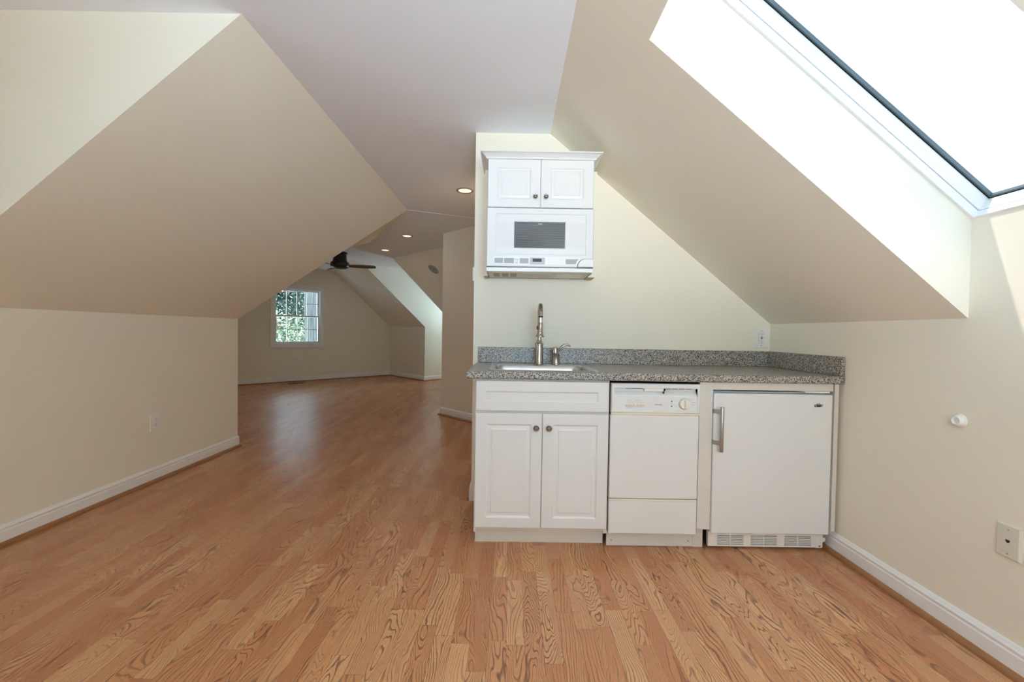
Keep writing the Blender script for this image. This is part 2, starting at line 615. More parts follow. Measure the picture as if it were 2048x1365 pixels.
# hallway side and the angled bump-out behind the kitchen wall
yh = 3.36 / S - XKL
struct('wall_hallway', MB().prism([(XKL, YK + 0.115, 0), (XKL, yh, 0), (XKL, yh, ZC), (XKL, YK + 0.115, ZC)], (0.09, 0, 0)), 'wall')
u0 = (yh - XKL) * S
mb = MB().prism([UV(u0, 3.36), UV(4.65, 3.36), UV(4.65, 3.36, ZC), UV(u0, 3.36, ZC)], UV(0, T))
mb.prism([UV(4.65, 3.46), UV(4.65, 5.43), UV(4.65, 5.43, ZC), UV(4.65, 3.46, ZC)], UV(-T, 0))
struct('wall_closet', mb, 'wall')

# far wing
UE, VK, VS, VL, VSL = 9.5, 5.33, 3.894, 1.025, 2.447
n1 = Vector(UV(0, ZC - ZL, VK - VS)).normalized() * T
mb = MB()
for ua, ub in ((4.55, 6.9 - T), (8.01 + T, 9.6)):
    mb.prism([UV(ua, VS, ZC), UV(ub, VS, ZC), UV(ub, VK, ZL), UV(ua, VK, ZL)], n1)
struct('ceiling_slope_far_right', mb, 'wall')
mb = MB()
for ua, ub in ((4.55, 6.9 - T), (8.01 + T, 9.6)):
    mb.prism([UV(ua, VK), UV(ub, VK), UV(ub, VK, ZL), UV(ua, VK, ZL)], UV(0, T))
struct('wall_far_right', mb, 'wall')
for nm, uu, du in (('wall_far_dormer_end', 8.01, T), ('wall_far_dormer_near', 6.9, -T)):
    struct(nm, MB().prism([UV(uu, VS, ZC), UV(uu, VK, ZL), UV(uu, VK), UV(uu, 6.7), UV(uu, 6.7, ZC)], UV(du, 0)), 'wall')
mb = MB()
for q in holed(7.22, 7.70, 0.95, 1.65, 6.8, 8.11, ZC + 0.1, lambda a, z: UV(a, 6.6, z)):
    mb.prism(q, UV(0, T))
struct('wall_far_dormer_window', mb, 'wall')
# left slope of the far wing, starting at the hip
A = [Vector((XL, YE, ZL)), Vector((XL0, YA, ZC)), Vector(UV(5.94, 2.987, ZC))]
dd = A[2] - A[1]
n2 = (A[0] - A[1]).cross(dd).normalized()
n2 = n2 if n2.z > 0 else -n2
mb = MB().prism([A[1], A[2], A[1].lerp(A[0], 0.373)], n2 * T)
n3 = Vector(UV(0, -(ZC - ZL), VSL - VL)).normalized() * T
mb.prism([A[0], UV(9.6, VL, ZL), UV(9.6, VSL, ZC), A[1]], n3)
struct('ceiling_slope_far_left', mb, 'wall')
struct('wall_far_left', MB().prism([UV(4.62, VL), UV(9.6, VL), UV(9.6, VL, ZL + .02), UV(4.62, VL, ZL + .02)], UV(0, -T)), 'wall')
WV0, WV1, WZ0, WZ1 = 2.735, 3.665, 0.785, 1.945
mb = MB()
for q in ([(VL, 0), (WV0, 0), (WV0, ZC), (VSL, ZC), (VL, ZL)], [(WV1, 0), (VK, 0), (VK, ZL), (VS, ZC), (WV1, ZC)],
          [(WV0, 0), (WV1, 0), (WV1, WZ0), (WV0, WZ0)], [(WV0, WZ1), (WV1, WZ1), (WV1, ZC), (WV0, ZC)]):
    mb.prism([UV(UE, v, z) for v, z in q], UV(0.12, 0))
struct('wall_far_end', mb, 'wall')
# unseen slabs added to block the high sun at two openings
struct('trim_1', MB().prism([UV(9.6, 1.6, 2.42), UV(10.3, 1.6, 2.42), UV(10.3, 4.8, 2.42), UV(9.6, 4.8, 2.42)], (0, 0, 0.1)), 'sun_block')
struct('trim_2', MB().box(-4.5, -3.7, 0.0, 2.0, 2.42, 2.52), 'sun_block')


# ------------------------------------------------------------------ baseboards with a stained shoe moulding
BASE = [(0.0, 0.0), (0.014, 0.0), (0.014, 0.073), (0.0105, 0.077), (0.0105, 0.082), (0.0135, 0.086), (0.0135, 0.091), (0.0085, 0.096), (0.0065, 0.103), (0.003, 0.107), (0.0, 0.107)]
SHOE = [(0.0135, 0.0), (0.033, 0.0), (0.0325, 0.007), (0.029, 0.015), (0.022, 0.021), (0.0135, 0.023)]


def moulding(name, path, side, prof, mat):
    """profile (out, z) swept along a floor path; side = +1 when the room is left of the path"""
    P = [Vector((p[0], p[1])) for p in path]
    segs = [(P[i + 1] - P[i]).normalized() for i in range(len(P) - 1)]
    nr = [Vector((-s.y, s.x)) * side for s in segs]
    rings = []
    for i, p in enumerate(P):
        if i == 0:
            m = nr[0]
        elif i == len(P) - 1:
            m = nr[-1]
        else:
            m = (nr[i - 1] + nr[i])
            m = m / m.dot(nr[i])
        rings.append([(p.x + m.x * o, p.y + m.y * o, z) for o, z in prof])
    return struct(name, MB().loft(rings), mat, smooth=30)


k = 3
for nm, path, side in (
        ('baseboard_left', [(XL, 1.8), (XL, YE), UV(UE, VL)], -1),
        ('baseboard_right', [(XR, -2.7), (XR, YK)], 1),
        ('baseboard_hallway', [(XKL, YK), (XKL, yh), UV(4.65, 3.36), UV(4.65, 5.2)], 1),
        ('baseboard_far_end', [UV(UE, VL), UV(UE, VK), UV(8.01, VK), UV(8.01, 6.6)], -1)):
    moulding(nm, path, side, BASE, 'trim')
    moulding('trim_%d' % k, path, side, SHOE, 'shoe')
    k += 1


# ------------------------------------------------------------------ window_1: the skylight
def skp(a, y, h):
    """a = distance down the slope from the header, h = height along the roof normal above the well"""
    p = hd1 + dn * a + nrm * h
    return Vector((p.x, y, p.z))


SL = (Vector((XR, 0, SZ1)) - hd1).length
w1 = bpy.data.objects.new('window_1', None)
COL.objects.link(w1)
w1['kind'] = 'structure'
ORG['window_1'] = Vector((0, 0, 0))


def ring(inset, h0, h1, thick, name, mat, bevel=0.0):
    m = MB()
    o0, o1 = -thick, inset
    R = []
    for off, h in ((o0, h0), (o1, h0), (o1, h1), (o0, h1)):
        R.append([skp(off, SY0 + off, h), skp(SL - off, SY0 + off, h), skp(SL - off, SY1 - off, h), skp(off, SY1 - off, h)])
    R.append(R[0])
    m.loft(R, False, False)
    return m.build(name, mat, w1, smooth=0, bevel=bevel)


ring(0.010, 0.0, 0.030, 0.05, 'lining', 'trim', 0.002)
ring(0.004, 0.030, 0.034, 0.05, 'groove', 'print')  # grey colour paints the thin shadow line between the rings
ring(0.010, 0.034, 0.088, 0.05, 'frame', 'trim', 0.002)
ring(0.011, 0.088, 0.0905, 0.05, 'gasket', 'black')
ring(0.018, 0.0905, 0.104, 0.05, 'gasket', 'gasket')
m = MB()
m.loft([[skp(0, SY0, h), skp(SL, SY0, h), skp(SL, SY1, h), skp(0, SY1, h)] for h in (0.105, 0.111)])
m.build('glass_pane', 'skyglass', w1, smooth=0)

# ------------------------------------------------------------------ window_2: double-hung window in the far end wall
w2 = bpy.data.objects.new('window_2', None)
COL.objects.link(w2)
w2['kind'] = 'structure'
w2.location = UV(UE, 3.2, 0)
w2.rotation_euler = (0, 0, pi / 4)
ORG['window_2'] = Vector((0, 0, 0))
WX0, WX1 = WV0 - 3.2, WV1 - 3.2


def rect_ring(m, a0, a1, c0, c1, b0, b1, d0, d1, y0, y1):
    """frame between an inner (a,c) and outer (b,d) rectangle"""
    R = []
    for (p0, p1, q0, q1), y in (((a0, a1, c0, c1), y0), ((b0, b1, d0, d1), y0), ((b0, b1, d0, d1), y1), ((a0, a1, c0, c1), y1)):
        R.append([(p0, y, q0), (p1, y, q0), (p1, y, q1), (p0, y, q1)])
    R.append(R[0])
    return m.loft(R, False, False)


m = MB()
rect_ring(m, WX0, WX1, WZ0, WZ1, WX0 - 0.068, WX1 + 0.068, WZ0 - 0.068, WZ1 + 0.068, -0.018, 0.0)
rect_ring(m, WX0 - 0.05, WX1 + 0.05, WZ0 - 0.05, WZ1 + 0.05, WX0 - 0.068, WX1 + 0.068, WZ0 - 0.068, WZ1 + 0.068, -0.026, -0.018)
m.build('casing', 'trim', w2, local=True, smooth=0)
m = MB()
rect_ring(m, WX0 + 0.02, WX1 - 0.02, WZ0 + 0.02, WZ1 - 0.02, WX0, WX1, WZ0, WZ1, 0.0, 0.12)
m.build('jamb', 'trim', w2, local=True, smooth=0)
zm = 1.372
for za, zb, yy in ((WZ0 + 0.02, zm + 0.018, 0.045), (zm - 0.018, WZ1 - 0.02, 0.08)):
    m = MB()
    a, b = WX0 + 0.02, WX1 - 0.02
    rect_ring(m, a + 0.036, b - 0.036, za + 0.036, zb - 0.036, a, b, za, zb, yy - 0.015, yy + 0.015)
    for q in range(1, 4):
        x = a + 0.036 + (b - a - 0.072) * q / 4
        m.box(x - 0.006, x + 0.006, yy - 0.009, yy + 0.009, za + 0.036, zb - 0.036)
    z = (za + zb) / 2
    m.box(a + 0.036, b - 0.036, yy - 0.0085, yy + 0.0085, z - 0.006, z + 0.006)
    s_ = m.build('sash', 'trim', w2, local=True, smooth=0)
    MB().box(a + 0.03, b - 0.03, yy - 0.003, yy + 0.003, za + 0.03, zb - 0.03).build('glass_pane', 'glass', s_, local=True, smooth=0)


# ------------------------------------------------------------------ base cabinet under the sink
YF = 2.16                                                        # faces of doors and appliances


def knob(parent, x, y, z, r=0.0155):
    m = MB().lathe([(0.0075, 0), (0.0065, 0.006), (0.006, 0.012), (r * 0.8, 0.015), (r, 0.019), (r * 0.97, 0.023), (r * 0.75, 0.0265),
                    (r * 0.6, 0.0262), (r * 0.45, 0.0282), (0.001, 0.0288)], (x, y, z), (0, -1, 0), 28)
    return m.build('knob', 'knob', parent)


def raised_door(parent, name, x0, x1, z0, z1, p, q, yf, th=0.018):
    """door with a routed groove: p = outer groove rectangle, q = raised field (both x0, x1, z0, z1)"""
    m = MB()
    g = 0.007
    m.rects([(x0, x1, z0, z1, yf + th), (x0, x1, z0, z1, yf + 0.003), (x0 + 0.003, x1 - 0.003, z0 + 0.003, z1 - 0.003, yf),
             (p[0], p[1], p[2], p[3], yf), (p[0] + 0.004, p[1] - 0.004, p[2] + 0.004, p[3] - 0.004, yf + g * 0.7),
             (p[0] + 0.009, p[1] - 0.009, p[2] + 0.009, p[3] - 0.009, yf + g),
             (q[0] - 0.006, q[1] + 0.006, q[2] - 0.006, q[3] + 0.006, yf + g * 0.75), (q[0], q[1], q[2], q[3], yf + 0.0035),
             (q[0] + 0.002, q[1] - 0.002, q[2] + 0.002, q[3] - 0.002, yf + 0.0015)])
    return m.build(name, 'cabinet', parent, smooth=20)


bc = thing('base_cabinet', (0.163, 2.47, 0), 'white base cabinet under the sink with false drawer and two doors', 'cabinet')
m = MB()
m.box(-0.178, -0.160, YF + 0.02, 2.785, 0.085, 0.874)
m.box(0.488, 0.506, YF + 0.02, 2.785, 0.085, 0.874)
m.box(-0.160, 0.488, YF + 0.02, 2.785, 0.100, 0.116)
m.box(-0.160, 0.488, 2.770, 2.785, 0.116, 0.874)
m.box(-0.160, 0.488, YF + 0.02, YF + 0.038, 0.70, 0.874)
m.box(0.150, 0.178, YF + 0.02, YF + 0.038, 0.116, 0.70)
m.build('carcass', 'bisque', bc, smooth=0)
m = MB().box(-0.175, 0.502, 2.25, 2.266, 0.0, 0.0995)
m.build('toe_board', 'bisque', bc, smooth=0)
m = MB()
m.rects([(-0.173, 0.499, 0.713, 0.866, YF + 0.018), (-0.173, 0.499, 0.713, 0.866, YF + 0.003), (-0.170, 0.496, 0.716, 0.863, YF),
         (-0.121, 0.447, 0.760, 0.813, YF), (-0.117, 0.443, 0.764, 0.809, YF + 0.004), (-0.114, 0.440, 0.767, 0.806, YF + 0.0055)])
m.build('drawer_front', 'cabinet', bc, smooth=20)
for x0, x1, kx in ((-0.173, 0.1635, 0.134), (0.1665, 0.500, 0.198)):
    d = raised_door(bc, 'door', x0, x1, 0.115, 0.701, (x0 + 0.056, x1 - 0.054, 0.166, 0.646), (x0 + 0.083, x1 - 0.080, 0.194, 0.619), YF)
    knob(d, kx, YF, 0.630)

# ------------------------------------------------------------------ worktop with splashbacks
DF, CT = 2.145, 0.914
CX0 = -0.2235
wt = thing('worktop', (0.72, 2.47, 0.875), 'grey speckled laminate worktop with splashback along the kitchen wall', 'worktop')
hx0, hx1, hy0, hy1 = -0.095, 0.435, 2.215, 2.70
m = MB()
xs_, ys_ = [CX0, hx0, hx1, XR], [DF, hy0, hy1, YK]
vs = [(x, y, z) for z in (CT, CT - 0.039) for x in xs_ for y in ys_]
ix = lambda a, b, l: l * 16 + a * 4 + b
fs = []
for a in range(3):
    for b in range(3):
        if (a, b) == (1, 1):
            continue
        fs.append((ix(a, b, 0), ix(a + 1, b, 0), ix(a + 1, b + 1, 0), ix(a, b + 1, 0)))
        fs.append((ix(a, b, 1), ix(a, b + 1, 1), ix(a + 1, b + 1, 1), ix(a + 1, b, 1)))
edge = [(0, 0), (1, 0), (2, 0), (3, 0), (3, 1), (3, 2), (3, 3), (2, 3), (1, 3), (0, 3), (0, 2), (0, 1)]
for p, q in zip(edge, edge[1:] + edge[:1]):
    fs.append((ix(*p, 0), ix(*p, 1), ix(*q, 1), ix(*q, 0)))
hole = [(1, 1), (2, 1), (2, 2), (1, 2)]
for p, q in zip(hole, hole[1:] + hole[:1]):
    fs.append((ix(*p, 0), ix(*p, 1), ix(*q, 1), ix(*q, 0)))
m.add(vs, fs)
m.build('top', 'laminate', wt, bevel=0.009, seg=4, smooth=40)
MB().box(-0.213, XR, YK - 0.019, YK, CT, CT + 0.100).build('back_splash', 'laminate', wt, bevel=0.003)
MB().box(XR - 0.019, XR, DF + 0.006, YK - 0.0195, CT, CT + 0.100).build('side_splash', 'laminate', wt, bevel=0.003)


# ------------------------------------------------------------------ sink
def rrect(x0, x1, y0, y1, z, r, n=6):
    out = []
    for cx, cy, a0 in ((x1 - r, y1 - r, 0), (x0 + r, y1 - r, pi / 2), (x0 + r, y0 + r, pi), (x1 - r, y0 + r, 1.5 * pi)):
        for k_ in range(n + 1):
            a = a0 + pi / 2 * k_ / n
            out.append((cx + r * cos(a), cy + r * sin(a), z))
    return out


sk = thing('sink', (0.17, 2.46, CT), 'stainless steel drop-in sink set into the speckled worktop', 'sink')
sx0, sx1, sy0, sy1 = -0.118, 0.458, 2.195, 2.722
bx0, bx1, by0, by1 = -0.085, 0.420, 2.240, 2.575
m = MB()
m.loft([rrect(sx0, sx1, sy0, sy1, CT + 0.0006, 0.03), rrect(sx0 + 0.004, sx1 - 0.004, sy0 + 0.004, sy1 - 0.004, CT + 0.005, 0.03),
        rrect(sx0 + 0.012, sx1 - 0.012, sy0 + 0.012, sy1 - 0.012, CT + 0.0035, 0.028),
        rrect(bx0 - 0.006, bx1 + 0.006, by0 - 0.006, by1 + 0.006, CT + 0.003, 0.06),
        rrect(bx0, bx1, by0, by1, CT - 0.002, 0.058), rrect(bx0 + 0.004, bx1 - 0.004, by0 + 0.004, by1 - 0.004, CT - 0.03, 0.056),
        rrect(bx0 + 0.012, bx1 - 0.012, by0 + 0.012, by1 - 0.012, CT - 0.130, 0.054),
        rrect(bx0 + 0.024, bx1 - 0.024, by0 + 0.024, by1 - 0.024, CT - 0.148, 0.05),
        rrect(bx0 + 0.06, bx1 - 0.06, by0 + 0.06, by1 - 0.06, CT - 0.155, 0.04)], False, True)
m.build('basin', 'steel', sk, smooth=50)
MB().lathe([(0.044, 0.0), (0.044, 0.003), (0.036, 0.004), (0.030, 0.001), (0.004, 0.001)], (0.168, 2.41, CT - 0.1552), n=28).build('drain', 'chrome', sk)

# ------------------------------------------------------------------ faucet
FX, FY, FZ = 0.1755, 2.655, CT + 0.0025
fc = thing('kitchen_faucet', (FX, FY, FZ), 'brushed nickel gooseneck faucet with pull-down spray head', 'faucet')
MB().lathe([(0.0275, 0), (0.0275, 0.003), (0.0255, 0.008), (0.0245, 0.012), (0.0245, 0.118), (0.0275, 0.120), (0.0275, 0.125), (0.022, 0.132),
            (0.0165, 0.143), (0.0145, 0.148)], (FX, FY, FZ), n=36).build('body', 'nickel', fc)
R_ = 0.078
zt = 1.199
path = [(FX, FY, FZ + 0.145), (FX, FY, 1.12), (FX, FY, zt)]
for q in range(1, 15):
    a = pi * q / 14 * 0.97
    path.append((FX - 0.004 * q / 14, FY - R_ + R_ * cos(a), zt + R_ * sin(a)))
MB().tube(path, 0.0128, 20).build('spout', 'nickel', fc, smooth=60)
e = Vector(path[-1])
MB().lathe([(0.0134, 0), (0.0134, 0.006)], e, (0, 0.06, -1), 24).build('collar', 'black', fc)
e2 = e + Vector((-0.0008, -0.001, -0.006))
MB().lathe([(0.0118, 0), (0.0122, 0.012), (0.0118, 0.024), (0.0115, 0.032)], e2, (0, -0.02, -1), 24).build('hose', 'hose', fc)
e3 = e2 + Vector((-0.0004, -0.001, -0.030))
hd = MB().lathe([(0.0135, 0), (0.0150, 0.004), (0.0155, 0.02), (0.0170, 0.058), (0.0185, 0.060), (0.0180, 0.064), (0.0205, 0.072), (0.0262, 0.080), (0.0260, 0.083), (0.020, 0.081)],
                e3, (-0.035, -0.06, -1), 32).build('spray_head', 'nickel', fc)
MB().lathe([(0.0205, 0.0805), (0.0205, 0.0822)], e3, (-0.035, -0.06, -1), 28).build('nozzle', 'black', hd)
MB().tube([e3 + Vector((-0.0160, -0.004, -0.018)), e3 + Vector((-0.0182, -0.004, -0.030)), e3 + Vector((-0.0185, -0.004, -0.042))], [0.003, 0.0045, 0.003], 10).build('button', 'black', hd)

VX = 0.2805
vl = thing('faucet_valve', (VX, FY, FZ), 'short brushed nickel faucet valve with curved lever beside the gooseneck', 'faucet handle')
MB().lathe([(0.026, 0), (0.026, 0.004), (0.0235, 0.009), (0.0225, 0.014), (0.0215, 0.064), (0.0225, 0.066), (0.019, 0.068)], (VX, FY, FZ), n=32).build('body', 'nickel', vl)
MB().lathe([(0.019, 0.068), (0.0195, 0.072), (0.0185, 0.088), (0.0175, 0.100), (0.0145, 0.106), (0.0, 0.109)], (VX, FY, FZ), (-0.06, 0, 1), 28).build('cap', 'nickel', vl)
zl = FZ
MB().tube([(VX + 0.000, FY - 0.014, zl + 0.078), (VX + 0.016, FY - 0.018, zl + 0.092), (VX + 0.034, FY - 0.020, zl + 0.112), (VX + 0.050, FY - 0.020, zl + 0.122),
           (VX + 0.066, FY - 0.020, zl + 0.124), (VX + 0.080, FY - 0.020, zl + 0.117), (VX + 0.086, FY - 0.020, zl + 0.112)],
          [0.006, 0.0075, 0.0078, 0.0075, 0.0075, 0.0065, 0.003], 14, flat=0.8).build('lever', 'nickel', vl, smooth=60)

# ------------------------------------------------------------------ dishwasher
dw = thing('dishwasher', (0.738, 2.45, 0), 'narrow white dishwasher with control panel and dial', 'dishwasher')
MB().box(0.514, 0.961, YF + 0.03, 2.75, 0.09, 0.855).build('tub', 'dark', dw, smooth=0)
# control panel: a frame around a recess with the handle
cp = MB()
zt_, zb_ = 0.8625, 0.713
cp.rects([(0.513, 0.963, zb_, zt_, YF + 0.03), (0.513, 0.963, zb_, zt_, YF + 0.003), (0.516, 0.960, zb_ + 0.003, zt_ - 0.003, YF - 0.001),
          (0.528, 0.949, 0.722, 0.8395, YF - 0.001), (0.529, 0.948, 0.723, 0.8385, YF + 0.002)], True, False)
panel = cp.build('control_panel', 'appliance', dw, smooth=25)
m = MB()
m.prism([(0.529, YF + 0.002, 0.723), (0.529, YF + 0.002, 0.797), (0.529, YF + 0.004, 0.803), (0.529, YF + 0.022, 0.8215), (0.529, YF + 0.024, 0.8385), (0.529, YF + 0.03, 0.8385), (0.529, YF + 0.03, 0.723)], (0.419, 0, 0))
m.build('fascia', 'appliance', panel, smooth=0)
for xa, xb_ in [(0.589, 0.676)] + [(0.790 + q * 0.0358, 0.820 + q * 0.0358) for q in range(4)]:
    MB().box(xa, xb_, YF + 0.0215, YF + 0.026, 0.8335, 0.8375).build('vent_slot', 'black', panel, smooth=0)
lt = MB()
lt.box(0.680, 0.778, YF + 0.004, YF + 0.024, 0.8225, 0.8385)
lt.build('latch', 'plastic', panel, bevel=0.002)
MB().prism([(0.776, YF + 0.002, 0.812), (0.780, YF + 0.002, 0.812), (0.781, YF + 0.002, 0.824), (0.788, YF + 0.002, 0.834), (0.784, YF + 0.002, 0.835), (0.777, YF + 0.002, 0.825)], (0, 0.018, 0)).build('latch_slot', 'black', panel, smooth=0)
xb = 0.5855
for wd in (0.0185, 0.0185, 0.0185, 0.0185, 0.0185):
    MB().box(xb + 0.0008, xb + wd - 0.0004, YF - 0.004, YF + 0.003, 0.7455, 0.7585).build('button', 'tan_plastic', panel, bevel=0.0012)
    xb += wd + 0.0006
MB().box(0.588, 0.676, YF + 0.0015, YF + 0.0021, 0.7665, 0.7676).build('printed_mark', 'greyframe', panel, smooth=0)
for a_, b_, z_ in ((0.596, 0.616, 0.777), (0.636, 0.664, 0.777), (0.588, 0.602, 0.7375), (0.606, 0.618, 0.7375), (0.888, 0.915, 0.789), (0.901, 0.929, 0.782), (0.917, 0.939, 0.770), (0.918, 0.939, 0.757), (0.836, 0.847, 0.751), (0.841, 0.862, 0.728), (0.813, 0.826, 0.7615)):
    MB().box(a_, b_, YF + 0.0015, YF + 0.0021, z_ - 0.0009, z_ + 0.0009).build('printed_mark', 'greyframe', panel, smooth=0)
text_mesh('FRIGIDAIRE', 0.0085, 'lettering', 'print', panel, (0.7515, YF + 0.0018, 0.7555), sx=0.95)
for z_ in (0.774, 0.749):
    MB().lathe([(0.0032, 0), (0.0032, 0.0012)], (0.819, YF + 0.002, z_), (0, -1, 0), 14).build('indicator_light', 'black', panel)
dl = MB().lathe([(0.0295, 0), (0.0295, 0.003), (0.0270, 0.004)], (0.8835, YF + 0.002, 0.7625), (0, -1, 0), 40).build('dial', 'greyframe', panel)
MB().lathe([(0.0265, 0.003), (0.0255, 0.012), (0.0235, 0.0135), (0.0, 0.0135)], (0.8835, YF + 0.002, 0.7625), (0, -1, 0), 40).build('knob', 'cream_plastic', dl)
MB().box(0.8795, 0.8875, YF - 0.023, YF - 0.010, 0.7400, 0.7850).build('grip', 'cream_plastic', dl, bevel=0.003)
MB().box(0.514, 0.961, YF + 0.001, YF + 0.020, 0.7015, 0.7125).build('lower_trim', 'tan_plastic', panel, bevel=0.002)
m = MB().box(0.510, 0.959, YF + 0.0, YF + 0.03, 0.275, 0.7008)
m.build('door', 'appliance', dw, bevel=0.004)
lp = MB().box(0.511, 0.960, YF + 0.004, YF + 0.03, 0.093, 0.262).build('access_panel', 'appliance', dw, bevel=0.003)
MB().box(0.512, 0.958, YF + 0.002, YF + 0.028, 0.2625, 0.2715).build('trim_strip', 'cream_plastic', lp, bevel=0.002)
tp = MB().box(0.516, 0.966, 2.222, 2.236, 0.003, 0.089).build('toe_panel', 'bisque', dw, smooth=0)
for x_ in (0.541, 0.943):
    MB().lathe([(0.004, 0), (0.004, 0.0015), (0.001, 0.002)], (x_, 2.222, 0.032), (0, -1, 0), 14).build('screw', 'chrome', tp)

# ------------------------------------------------------------------ boards around the refrigerator
sr = thing('refrigerator_surround', (1.32, 2.45, 0), 'off-white filler boards framing the small refrigerator opening', 'cabinet surround')
MB().box(0.9645, 1.0310, YF + 0.010, YF + 0.028, 0.118, 0.8745).build('filler_panel', 'bisque', sr, smooth=0)
MB().box(1.0315, 1.6425, YF + 0.010, YF + 0.028, 0.836, 0.8745).build('fascia_board', 'bisque', sr, smooth=0)
MB().box(1.6480, 1.6690, YF + 0.006, 2.60, 0.119, 0.8745).build('side_panel', 'bisque', sr, smooth=0)
MB().box(0.9680, 1.0210, 2.225, 2.240, 0.0, 0.1175).build('toe_board', 'bisque', sr, smooth=0)

# ------------------------------------------------------------------ refrigerator
rf = thing('refrigerator', (1.337, 2.46, 0), 'small white under-counter refrigerator with steel bar handle', 'refrigerator')
MB().box(1.040, 1.634, YF + 0.052, 2.74, 0.0965, 0.826).build('body', 'appliance', rf, bevel=0.006)
dr = MB().box(1.034, 1.6375, YF, YF + 0.045, 0.0995, 0.8195).build('door', 'appliance', rf, bevel=0.008, seg=3)
MB().box(1.044, 1.628, YF + 0.045, YF + 0.052, 0.11, 0.81).build('seal', 'greyframe', dr, smooth=0)
m = MB()
m.prism([(1.50, YF + 0.010, 0.8265), (1.545, YF + 0.004, 0.8265), (1.622, YF + 0.006, 0.8265), (1.632, YF + 0.018, 0.8265), (1.632, YF + 0.10, 0.8265), (1.50, YF + 0.10, 0.8265)], (0, 0, 0.008))
m.build('hinge_cover', 'plastic', rf, bevel=0.002)
hb = MB().lathe([(0.0085, 0), (0.0092, 0.001), (0.0092, 0.224), (0.0085, 0.225)], (1.058, YF - 0.036, 0.530), (0, 0, 1), 24).build('handle', 'nickel_light', dr)
for z_ in (0.729, 0.571):
    m = MB()
    m.prism([(1.0322, YF + 0.030, z_ - 0.010), (1.0322, YF - 0.004, z_ - 0.010), (1.056, YF - 0.040, z_ - 0.010), (1.060, YF - 0.034, z_ - 0.010), (1.037, YF - 0.001, z_ - 0.010), (1.0338, YF + 0.030, z_ - 0.010)], (0, 0, 0.020))
    m.build('bracket', 'nickel_light', hb, smooth=0)
text_mesh('SUMMIT', 0.0180, 'lettering', 'black', dr, (1.5625, YF - 0.0006, 0.7620), sx=0.68, bold=0.0005)
m = MB()
for xa, xc, xe, zh in ((1.548, 1.556, 1.564, 0.7740), (1.558, 1.567, 1.576, 0.7755)):
    m.prism([(xa, YF - 0.001, 0.7695), (xc, YF - 0.001, zh), (xe, YF - 0.001, 0.7695), (xe - 0.003, YF - 0.001, 0.7695), (xc, YF - 0.001, zh - 0.0035), (xa + 0.003, YF - 0.001, 0.7695)], (0, 0.0006, 0))
m.build('peak_mark', 'black', dr, smooth=0)
YG = 2.207
gr = MB()
gx0, gx1, gz0, gz1 = 1.042, 1.640, 0.014, 0.094
vents = [(1.090, 1.227), (1.265, 1.402), (1.440, 1.580)]
xsq = [gx0] + [q for v_ in vents for q in v_] + [gx1]
for q in range(0, 7, 2):
    gr.box(xsq[q], xsq[q + 1], YG, YG + 0.02, gz0, gz1)
for a_, b_ in vents:
    gr.box(a_, b_, YG, YG + 0.02, gz0, 0.0215)
    gr.box(a_, b_, YG, YG + 0.02, 0.0725, gz1)
    xm = a_ + (b_ - a_) * 0.5
    gr.box(xm - 0.002, xm + 0.002, YG, YG + 0.018, 0.0215, 0.0725)
    for q in range(5):
        zc_ = 0.0215 + 0.051 * (q + 1) / 6
        gr.box(a_, b_, YG + 0.001, YG + 0.016, zc_ - 0.0018, zc_ + 0.0016)
grl = gr.build('grille', 'plastic', rf, smooth=0)
MB().box(1.045, 1.632, YG + 0.030, 2.74, 0.0245, 0.096).build('compressor_bay', 'dark', rf, smooth=0)  # dark fill, shade behind the grille slots put into its colour
MB().prism([(1.600, YG - 0.002, 0.068), (1.652, YG - 0.002, 0.068), (1.652, YG - 0.002, 0.050), (1.640, YG - 0.002, 0.044), (1.634, YG - 0.002, 0.030), (1.632, YG - 0.002, 0.012), (1.604, YG - 0.002, 0.012)], (0, 0.0015, 0)).build('corner_cover', 'plastic', grl, smooth=0)
MB().lathe([(0.0055, 0), (0.0055, 0.0015), (0.002, 0.002)], (1.622, YG - 0.002, 0.0225), (0, -1, 0), 16).build('screw', 'chrome', grl)
for x_ in (1.065, 1.615):
    MB().lathe([(0.014, 0), (0.014, 0.008), (0.008, 0.010), (0.008, 0.0245)], (x_, 2.26, 0.0), n=16).build('foot', 'black', rf)

# ------------------------------------------------------------------ wall cabinet with crown moulding
YU = 2.475
wc = thing('wall_cabinet', (0.158, 2.63, 1.83), 'small white two-door wall cabinet with crown moulding above the microwave', 'cabinet')
m = MB()
m.box(-0.147, 0.463, YU + 0.020, 2.786, 1.829, 2.112)
m.build('carcass', 'cabinet', wc, smooth=0)
prof = [(0.0, 2.104), (0.006, 2.104), (0.010, 2.108), (0.012, 2.113), (0.020, 2.118), (0.030, 2.127), (0.038, 2.131), (0.042, 2.132), (0.042, 2.138), (0.0, 2.138)]
xl_, xr_ = -0.148, 0.464
rings = []
for o_, z_ in prof:
    rings.append([(xl_ - o_, 2.786, z_), (xl_ - o_, YU + 0.006 - o_, z_), (xr_ + o_, YU + 0.006 - o_, z_), (xr_ + o_, 2.786, z_)])
m = MB()
m.loft(rings, False, False, closed=False)
m.add([r[0] for r in rings], [tuple(range(len(rings)))])
m.add([r[3] for r in rings], [tuple(range(len(rings)))])
m.add(rings[-1], [(0, 1, 2, 3)])
m.build('crown', 'cabinet', wc, smooth=25)
for x0, x1, kx in ((-0.146, 0.1560, 0.1265), (0.1580, 0.461, 0.1875)):
    d = raised_door(wc, 'door', x0, x1, 1.8305, 2.103, (x0 + 0.056, x1 - 0.056, 1.877, 2.054), (x0 + 0.078, x1 - 0.078, 1.899, 2.034), YU)
    knob(d, kx, YU, 1.889, 0.0135)
